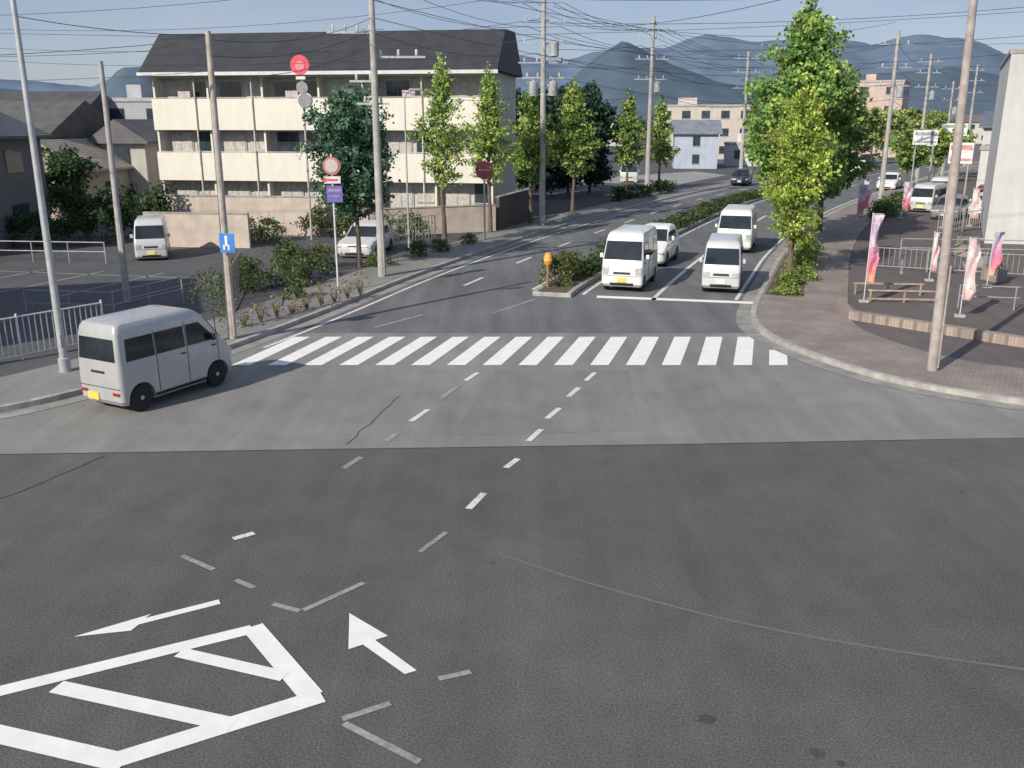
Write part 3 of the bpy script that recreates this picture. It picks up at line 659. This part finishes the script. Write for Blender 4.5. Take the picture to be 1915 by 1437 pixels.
def wall(P,th,h,label,m,cap=True):
    t=root('boundary_wall',label,'wall'); mk('wall_panel',strip(P,off(P,th),h,.0),m,t)
    if cap: mk('wall_coping',strip(off(P,-.03),off(P,th+.03),h+.06,h+.003),KERB,t)
PINK=mat('wall_pink_beige',(.50,.43,.38),.85,0,.15,1.5,dirt=.3,bump=.1)
wall([(-19.0,49.8),(-10.2,48.6)],.2,2.1,'pinkish beige rendered boundary wall before the apartments',PINK)
wall([(-17.8,44.4),(-12.6,43.8)],.2,1.7,'plain beige wall beside the parked van',PINK)
wall([(-10.0,49.6),(-7.6,48.5)],.2,1.6,'beige rendered boundary wall behind shrubs',PINK)
wall([(-7.4,48.3),(-.9,50.8)],.2,1.5,'pinkish beige boundary wall behind the pavement',PINK)
wall([(-.7,51.2),(1.2,57.5)],.2,1.9,'dark timber fence panel behind the trees',mat('dark_timber',(.08,.07,.06),.8,0,.3,4))
EDG=tiles('stone_edging',(.36,.29,.25),(.29,.23,.2),(.18,.15,.14),5,R(40))
wall([(16.8,21.6),(13.8,24.3),(10.6,27.7),(10.9,29.4)],.3,.36,'low stone edging wall around the forecourt',EDG,False)
TO=mat('timber_orange',(.38,.28,.21),.8,0,.3,5)
t=root('timber_rail','low timber rail frame on the forecourt','railing')
for y,z in((30.2,.5),(31.6,.5),(30.2,.22)): mk('rail',MB().box(13.2,y,z,2.4,.05,.05,-.1),TO,t)
for x in(12.1,13.2,14.3):
    for y in(30.2,31.6): mk('post',MB().box(x,y+ (13.2-x)*.1,.27,.05,.05,.54),TO,t)
def crate(x,y,s,c,lab):
    t=root('planter_box',lab,'planter',(x,y,.1),R(-20+x*7),'planters and boxes on the forecourt')
    mk('box',MB().box(0,0,s*.3,s,s*.6,s*.6),mat('box_'+str(c),c,.8,0,.3,5,dirt=.3),t,bevel=.02)
    rng=np.random.default_rng(int(x*10)); cen=[np.array((rng.uniform(-s*.4,s*.4),rng.uniform(-s*.2,s*.2),s*.7)) for _ in range(6)]
    C,K=clumpleaves(cen,[.2]*6,60,rng,(.08,.14,.05),(.2,.25,.1)); leafobj('plants',C,.07,K,t,rng)
for i,(x,y,s) in enumerate(((18.4,34.5,.8),(17.2,36.5,.7),(19.6,38.0,.8),(20.5,41,.9),(22,44,.9))): crate(x,y,s,[(.25,.22,.2),(.2,.2,.22),(.3,.28,.27)][i%3],'small planter box with low green plants on the forecourt')

def banner_mat(name,cols):
    if name in MC: return MC[name]
    m,n,b=nt(name); tc=N(n,'ShaderNodeTexCoord'); sp=N(n,'ShaderNodeSeparateXYZ'); n.links.new(tc.outputs['Generated'],sp.inputs[0])
    r=N(n,'ShaderNodeValToRGB'); r.color_ramp.interpolation='EASE'; e=r.color_ramp.elements
    for i,c in enumerate(cols):
        p=i/max(1,len(cols)-1)
        if i==0: e[0].position=0; e[0].color=(*c,1)
        elif i==1: e[1].position=p; e[1].color=(*c,1)
        else: q=e.new(p); q.color=(*c,1)
    v=pos(n,obj=True); ad=N(n,'ShaderNodeMath',operation='ADD'); ml=N(n,'ShaderNodeMath',operation='MULTIPLY_ADD'); ml.inputs[1].default_value=1.1; ml.inputs[2].default_value=-.55
    n.links.new(noi(n,v,8,4,.8),ml.inputs[0]); n.links.new(ml.outputs[0],ad.inputs[0]); n.links.new(sp.outputs[2],ad.inputs[1])
    n.links.new(ad.outputs[0],r.inputs[0]); n.links.new(r.outputs[0],b.inputs['Base Color']); b.inputs['Roughness'].default_value=.8; MC[name]=m; return m
def flag(loc,h,w,m,label,rot=0,seed=0):
    t=root('banner_flag',label,'banner',(loc[0],loc[1],.1),R(rot),'banner flags along the forecourt')
    mk('pole',MB().path([(0,0,0),(0,0,h)],.016,7),WHITEP,t); mk('flag_arm',MB().path([(0,0,h-.04),(w,0,h-.04)],.01,5),WHITEP,t)
    mk('flag_base',MB().box(0,0,.05,.34,.26,.1),mat('plastic_base',(.3,.3,.32),.6),t,bevel=.03)
    vs=[];fs=[];nr=14;ncl=5
    for i in range(nr+1):
        for j in range(ncl+1):
            u=j/ncl; z=h-.06-(h*.75)*i/nr; vs.append((.02+u*w*(1-.35*abs(math.sin(i*.35+seed))),.14*math.sin(u*5+i*.45+seed)*u,z))
    for i in range(nr):
        for j in range(ncl): a=i*(ncl+1)+j; fs.append((a,a+1,a+ncl+2,a+ncl+1))
    mk('flag_cloth',MB().add(vs,fs),m,t,True)
bm1=banner_mat('banner_pink',[(.6,.38,.22),(.62,.18,.22),(.6,.2,.35),(.65,.58,.62),(.36,.25,.42),(.55,.53,.56)])
bm2=banner_mat('banner_white',[(.5,.28,.28),(.68,.62,.62),(.6,.42,.44),(.68,.66,.66),(.55,.36,.4)])
bm3=banner_mat('banner_blue',[(.55,.42,.28),(.6,.18,.24),(.55,.2,.36),(.5,.4,.48),(.3,.36,.5)])
flag((11.85,30.2),3.0,.33,bm1,'pink and violet vertical banner flag on white pole',-15,0)
flag((15.9,34.4),1.9,.24,bm2,'pale red and white vertical banner flag on white pole',-15,1)
flag((13.95,27.8),2.5,.36,bm2,'white and pink vertical banner flag on white pole',-20,2)
flag((17.4,33.0),2.1,.40,bm3,'magenta and blue vertical banner flag on white pole',-10,3)
for i,(x,y) in enumerate(((20.6,55),(22.2,58.5),(24.2,57.2))): flag((x,y),2.3,.5,bm1,'small violet banner flag beside the pavement',-20,i)
for i,(x,y) in enumerate(((24.4,52),(26.4,53),(28.6,54.2))): flag((x,y),2.2,.5,bm2,'small white and pink banner flag by the bar fence',-20,i)
def pylon(loc,z,w,h,label,bc,rot=-25):
    t=root('shop_sign',label,'sign',(loc[0],loc[1],.1),R(rot),'shop signs by the forecourt')
    mk('sign_board',MB().box(0,0,z,w,.15,h),WHS,t,bevel=.02)
    for zz,hh in((z+h*.27,h*.22),(z-h*.3,h*.12)): mk('sign_band',MB().box(0,-.085,zz,w*.9,.01,hh),bc,t)
    for x in(-w*.36,w*.36): mk('post',MB().path([(x,0,0),(x,0,z-h/2)],.05,8),STEEL,t)
pylon((28.5,59.5),3.9,1.4,1.3,'white pylon sign with faded red bands on two posts',mat('sign_red_soft',(.5,.25,.25),.5))
pylon((32.5,74),4.6,1.8,1.1,'small white and grey shop sign on two posts',mat('sign_grey_band',(.3,.33,.38),.5))
pylon((45,96),5.0,2.4,1.2,'white and grey-green shop sign on two posts',mat('sign_green',(.2,.32,.26),.5))
pylon((37.0,84),4.4,1.6,1.4,'pale orange and white shop sign on two posts',mat('sign_orange_soft',(.6,.35,.2),.5))

# ------------------------------------------------------------------ buildings
def roof_gable(w,d,h0,rise,ov=.45,axis='x',x0=0,y0=0,hip=0):
    mb=MB(); x1,x2,y1,y2=x0-ov,x0+w+ov,y0-ov,y0+d+ov; th=.14
    A=[(x1,y1),(x2,y1),(x2,y2),(x1,y2)]
    if axis=='x': rg=[(x1+hip,(y1+y2)/2),(x2-hip,(y1+y2)/2)]; 
    else: rg=[((x1+x2)/2,y1+hip),((x1+x2)/2,y2-hip)]
    vs=[(x,y,h0) for x,y in A]+[(x,y,h0+rise) for x,y in rg]+[(x,y,h0-th) for x,y in A]
    if axis=='x': fs=[(0,1,5,4),(2,3,4,5),(3,0,4),(1,2,5)]
    else: fs=[(1,2,5,4),(3,0,4,5),(0,1,4),(2,3,5)]
    fs+=[(0,6,7,1),(1,7,8,2),(2,8,9,3),(3,9,6,0),(9,8,7,6)]
    return mb.add(vs,fs)
def rooftile(name,col):
    if name in MC: return MC[name]
    m,n,b=nt(name); v=pos(n,obj=True)
    w=N(n,'ShaderNodeTexWave'); w.bands_direction='Z'; w.inputs['Scale'].default_value=2.6; w.inputs['Distortion'].default_value=.3
    n.links.new(v,w.inputs['Vector'])
    c=ramp(n,w.outputs['Fac'],.1,.6,tuple(x*.7 for x in col)+(1,),tuple(x*1.1 for x in col)+(1,))
    f=ramp(n,noi(n,v,1.2,6),.3,.7,(.75,.75,.75,1),(1.25,1.25,1.25,1)); c=mix(n,1.0,c,f,'MULTIPLY')
    n.links.new(c,b.inputs['Base Color']); b.inputs['Roughness'].default_value=.7
    MC[name]=m; return m
DROOF=rooftile('roof_dark_slate',(.034,.037,.046))
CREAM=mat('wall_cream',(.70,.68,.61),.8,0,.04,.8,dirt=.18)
WALLB=mat('wall_beige',(.54,.51,.47),.85,0,.12,1,dirt=.25)  # even beige for the wall set back behind the balconies
FRM=mat('aluminium_frame',(.42,.42,.42),.4,.2)
W_=21.4; ap=root('apartment_building','three-storey off-white apartment block with long balconies and dark roof','apartment building',(-22.3,58.9,.08),R(-9))
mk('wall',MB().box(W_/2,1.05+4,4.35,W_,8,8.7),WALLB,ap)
o1=.4; prof=[(-.55,8.72),(2.4,11.15),(6.2,11.3),(9.6,8.72)]
vs=[(-o1,y,z) for y,z in prof]+[(W_+o1,y,z) for y,z in prof]
mk('roof',MB().add(vs,[(0,1,5,4),(1,2,6,5),(2,3,7,6),(3,2,1,0),(4,5,6,7),(0,4,7,3)]),DROOF,ap)
mk('roof_fascia',MB().box(W_/2,-.58,8.62,W_+.9,.1,.2),WHITEP,ap)
for z0,z1 in((2.3,4.0),(5.35,7.2)):
    mk('balcony',MB().box(W_/2,.06,(z0+z1)/2,W_,.12,z1-z0).box(W_/2,.58,z0+.12,W_-.02,.92,.2).box(.06,.55,(z0+z1)/2,.12,.85,z1-z0-.02).box(W_-.06,.55,(z0+z1)/2,.12,.85,z1-z0-.02),CREAM,ap)
    mk('handrail',MB().path([(0,.06,z1+.05),(W_,.06,z1+.05)],.025,6),FRM,ap)
mk('eave_soffit',MB().box(W_/2,.5,8.5,W_,1.05,.1),CREAM,ap)
NU=6; du=W_/NU
for i in range(NU+1): mk('partition',MB().box(min(max(i*du,.08),W_-.08),.68 if i%2 else .6,4.3,.12,.7,8.3),CREAM,ap)
for x in(2.9,6.6,13.6,17.2): mk('drainpipe',MB().path([(x,-.06,.1),(x,-.06,8.5)],.05,8),mat('pipe_beige',(.55,.52,.46),.6),ap)
rr=random.Random(5)
CUR=mat('curtain',(.46,.45,.43),.9,0,.3,5)
for fl in range(3):
    for u_ in range(NU):
        xb=.1+u_*du
        for (dx,w,h,zz) in((.35,1.5,2.0,.15),(2.15,1.15,1.2,.95)):
            z=fl*3.0+zz+.1
            wn=mk('window',MB().box(xb+dx+w/2,1.02,z+h/2,w+.1,.06,h+.1),FRM,ap)
            mk('window_pane',MB().box(xb+dx+w*.25+.01,.98,z+h/2,w*.5-.05,.03,h-.06).box(xb+dx+w*.75-.01,.975,z+h/2,w*.5-.05,.03,h-.06),GLASS if rr.random()<.45 else CUR,wn)
for x in(2.0,9.0,12.6,16.3): mk('laundry',MB().box(x,.35,7.45,.8,.03,.4),mat('laundry_pale',(.45,.4,.42),.9,0,.3,5),ap)

def house(loc,rot,w,d,h,rise,wallc,roofc,label,axis='x',storeys=2,name='house',cat='house',hip=0,group=None,winw=1.3):
    t=root(name,label,cat,(loc[0],loc[1],.08),R(rot),group)
    wn='wall_%.2f_%.2f_%.2f'%wallc; rn='roof_%.2f_%.2f_%.2f'%roofc
    mk('wall',MB().box(w/2,d/2,h/2,w,d,h-.02),mat(wn,wallc,.85,0,.1,.8,dirt=.3),t)
    if rise>0:
        mk('roof',roof_gable(w,d,h,rise,.45,axis,hip=hip),rooftile(rn,roofc),t)
    else:
        mk('roof',MB().box(w/2,d/2,h+.15,w+.2,d+.2,.3),mat('flat_roof',(.36,.36,.36),.8),t)
        mk('roof_unit',MB().box(w*.3,d/2,h+.85,w*.2,d*.4,1.1),mat(wn,wallc),t)
    fh=h/storeys
    for s in range(storeys):
        n=max(1,int(w/2.8))
        for i in range(n):
            x=w*(i+.5)/n; mk('window',MB().box(x,-.012,s*fh+fh*.55,winw,.05,1.15),GLASS,t); mk('window_frame',MB().box(x,-.02,s*fh+fh*.55-.62,winw+.15,.1,.08),FRM,t)
        for i in range(max(1,int(d/3.2))):
            y=d*(i+.5)/max(1,int(d/3.2))
            for xx in(-.012,w+.012): mk('window',MB().box(xx,y,s*fh+fh*.55,.05,1.2,1.1),GLASS,t)
    return t
BRN=(.2,.15,.11); GRYR=(.08,.09,.105)
house((-34.8,40),-8,9.8,9,5.2,2.2,(.15,.145,.15),GRYR,'two-storey house with grey tiled roof, shade painted into its dark walls','y')  # dark wall colour stands in for the shade on this house
house((-30,13.8),20,11.5,7,8.6,0,(.4,.38,.36),GRYR,'grey three-storey building added out of view to shade the car park',storeys=3,cat='building',name='building')  # added out of frame so that its shadow covers the lot
house((-38,60),-8,9,8,5.0,2.2,(.26,.25,.25),(.1,.1,.1),'grey house with tiled roof behind the hedge')
house((-31.0,57),-6,5.0,6,3.0,1.8,(.45,.40,.34),(.34,.30,.26),'small beige house with light brown gable roof','y',1)
house((-27.5,62),-6,3.4,5,4.6,1.4,(.42,.40,.38),(.12,.12,.13),'narrow grey house beside the apartments','y',2)
house((-42,52),-8,6,6,4.6,1.8,(.36,.33,.3),(.15,.11,.09),'small brown-roofed house among other houses','x',2)
house((-45,74),-6,11,9,5.6,2.6,(.4,.38,.36),(.07,.07,.08),'large house with dark tiled roof')
house((-34,78),-8,6.5,8,7.4,0,(.36,.38,.41),GRYR,'grey flat-roofed building beside the apartments',storeys=3,cat='building',name='building')
house((-52,56),-6,9,8,5.4,2.3,(.32,.31,.3),(.08,.08,.09),'grey house with dark tiled roof')
house((-38,88),-6,9,8,5.6,2.3,(.5,.48,.46),(.2,.13,.1),'pale house with brown tiled roof')
house((23,150),-12,15,12,8.0,0,(.50,.46,.42),BRN,'beige flat-roofed building in the far town',storeys=3,cat='building',name='building')
house((20.6,119),-8,5.4,8,4.4,1.6,(.40,.46,.56),(.2,.22,.27),'pale blue-grey building with grey roof at the side street','x',2,'building','building',winw=.9)
house((28.5,126),-15,8,8,2.8,0,(.55,.56,.57),(.2,.2,.2),'low pale grey building beside the far road',storeys=1,cat='building',name='building')
house((57,160),-28,8,10,12.0,0,(.50,.40,.36),BRN,'salmon-coloured flat-roofed building in the far town',storeys=4,cat='building',name='building')
house((38.5,77),-30,9,8,3.6,0,(.56,.56,.55),(.2,.2,.2),'low white shop building beside the forecourt',storeys=1,cat='building',name='building')
house((44,88),-30,9,9,5.4,1.4,(.5,.5,.5),(.13,.15,.2),'grey shop building with blue-grey roof','x',2,'building','building')
house((41,70),-30,10,10,6.4,0,(.48,.45,.42),(.2,.2,.2),'beige two-storey building behind the forecourt',storeys=2,cat='building',name='building')
t=root('building','tall plain pale grey concrete wall of a flat-roofed building','building',(0,0,.08))
pts=[(30.0,59),(23.6,45.6),(60,37.5),(60,56)]
mk('wall',MB().prism(pts,0,8.95),mat('concrete_pale',(.56,.57,.56),.85,0,.08,.5,dirt=.2,bump=.1),t)
c0=(45,48); mk('parapet_coping',MB().prism([(x+(x-c0[0])*.004,y+(y-c0[1])*.004) for x,y in pts],8.952,9.15),KERB,t)
for i in range(5): 
    u=(i+1.5)/7; x=23.6+36.4*u; y=45.6-8.1*u; mk('window',MB().box(x,y-.03,5.8,2.2,.1,1.3,math.atan2(-8.1,36.4)),GLASS,t)
rr=random.Random(9)
walls=[(.5,.48,.45),(.4,.4,.42),(.58,.56,.53),(.45,.38,.33),(.52,.54,.57)]; roofs=[(.09,.10,.12),(.16,.13,.12),(.13,.14,.17),(.24,.16,.13)]  # wall tones paled to put distance haze on the far houses
spots=[(-4,104),(-14,96),(-26,92),(-30,120),(-44,96),(-58,84),(-66,100),(-50,120),(0,135),(40,175),(60,188),(50,200),(75,215),(66,225),(84,235),(30,200),
 (58,88),(66,98),(72,112),(58,74),(80,124),(92,138),(102,156),(114,170),(76,92),(86,108),(100,122),(56,104),(64,114),(120,190),(132,205),(118,160),(100,240),(120,250),(140,260),(0,170),(-20,160),(20,230),(90,270)]
for i,(x,y) in enumerate(spots):
    fl=rr.random()<.25
    st=rr.choice([1,2,2]) if not fl else rr.choice([2,3])
    house((x,y),rr.uniform(-35,-15),rr.uniform(8,12),rr.uniform(7,9),st*2.8,0 if fl else rr.uniform(1.6,2.2),rr.choice(walls),rr.choice(roofs),'flat-roofed building in the distant town' if fl else 'house with tiled roof in the distant town','x' if rr.random()<.5 else 'y',st,'building' if fl else 'house','building' if fl else 'house',group='houses of the distant town')

rng=np.random.default_rng(77); cen=[]
for i in range(600):
    y=rng.uniform(200,420); x=rng.uniform(-.55,.75)*y
    if abs(x-(84+(y-190)*.64))<16: continue
    cen.append(np.array((x,y,rng.uniform(1,6))))
C,K=clumpleaves(cen,[.42]*len(cen),32,rng,(.08,.12,.08),(.14,.18,.11))
C=C+rng.normal(size=C.shape)*np.array([2.4,2.4,1.1]); C[:,2]=np.maximum(C[:,2],.3)
o=leafobj('woodland',C,1.5,K,None,rng); o['kind']='stuff'; o['label']='distant dark green trees between the houses of the town'; o['category']='trees'

# ------------------------------------------------------------------ hills
def hills(name,Y,ctrl,depth,col,seed,amp):
    us=[c[0] for c in ctrl]; vsn=[c[1] for c in ctrl]
    nx,ny=260,26; vs=[];fs=[]
    for j in range(ny+1):
        w=j/ny; d=Y-depth*(1-w)*.9
        for i in range(nx+1):
            u=-700+3400*i/nx; v=np.interp(u,us,vsn)
            zr=6+(225-v)*Y/1886.
            s=math.sin(w*math.pi/2)**1.1
            x=(u-957)/1770*d
            z=zr*s
            nn=noise.fractal(Vector((x*.006+seed,d*.006,seed)),1.0,2.1,5)
            rid=noise.fractal(Vector((x*.018+seed,d*.004,seed+3)),1.0,2.1,4)
            z+=nn*amp*(.3+.7*s)*min(1,w*4)+rid*amp*.45*(1-w*.6)*min(1,w*4)
            vs.append((x,d,z-3 if j==0 else z))
    for j in range(ny):
        for i in range(nx):
            a=j*(nx+1)+i; fs.append((a,a+1,a+nx+2,a+nx+1))
    m,n,b=nt(name+'_hazy_forest'); p=pos(n); f=noi(n,p,.02,8,.7); c=ramp(n,f,.3,.72,tuple(x*.8 for x in col)+(1,),tuple(x*1.2 for x in col)+(1,))  # forest colour has the bluish haze of distance painted in
    n.links.new(c,b.inputs['Base Color']); b.inputs['Roughness'].default_value=1; b.inputs['Specular IOR Level'].default_value=0
    struct(mk(name,MB().add(vs,fs),m,smooth=True,ang=180))
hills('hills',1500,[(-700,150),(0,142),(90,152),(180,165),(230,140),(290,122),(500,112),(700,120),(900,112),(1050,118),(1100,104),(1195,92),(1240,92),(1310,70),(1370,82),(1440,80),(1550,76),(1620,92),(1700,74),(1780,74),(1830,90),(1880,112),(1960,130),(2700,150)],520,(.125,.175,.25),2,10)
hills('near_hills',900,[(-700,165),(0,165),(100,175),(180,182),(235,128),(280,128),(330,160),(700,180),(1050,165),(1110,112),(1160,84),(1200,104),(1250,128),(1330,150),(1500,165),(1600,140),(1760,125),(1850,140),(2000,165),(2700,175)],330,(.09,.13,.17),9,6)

# ------------------------------------------------------------------ world, sun, camera
EL=32
w=bpy.data.worlds.new('World'); scene.world=w; w.use_nodes=True; n=w.node_tree
sky=N(n,'ShaderNodeTexSky'); sky.sky_type='NISHITA'; sky.sun_disc=False; sky.sun_elevation=R(EL); sky.sun_rotation=R(220); sky.air_density=1.0; sky.dust_density=.8; sky.ozone_density=2.5
tc=N(n,'ShaderNodeTexCoord'); mp=N(n,'ShaderNodeMapping'); mp.inputs['Scale'].default_value=(1.2,1.2,4.0); n.links.new(tc.outputs['Generated'],mp.inputs['Vector'])
cf=noi(n,mp.outputs['Vector'],1.5,4,.45); cm=ramp(n,cf,.3,.75,(.45,.45,.45,1),(.85,.85,.85,1))
cf2=noi(n,mp.outputs['Vector'],2.2,4,.5); cc2=ramp(n,cf2,.3,.7,(2.7,3.3,4.9,1),(3.9,4.4,5.7,1))
cc=mix(n,cm,sky.outputs[0],cc2)
bg=n.nodes['Background']; n.links.new(cc,bg.inputs[0]); bg.inputs[1].default_value=.112
ld=bpy.data.lights.new('sun','SUN'); ld.energy=5.0; ld.angle=R(.55); ld.color=(1,.91,.77)
lo=bpy.data.objects.new('sun',ld); COL.objects.link(lo)
d=Vector((.65*math.cos(R(EL)),.76*math.cos(R(EL)),-math.sin(R(EL)))); lo.rotation_euler=d.to_track_quat('-Z','Y').to_euler()
cd=bpy.data.cameras.new('camera'); cam=bpy.data.objects.new('camera',cd); COL.objects.link(cam)
cam.location=(0,0,6); cam.rotation_euler=(R(90-16.17),0,0); cd.sensor_width=36; cd.lens=1700/1915*36; cd.clip_end=12000; cd.clip_start=.1
scene.camera=cam
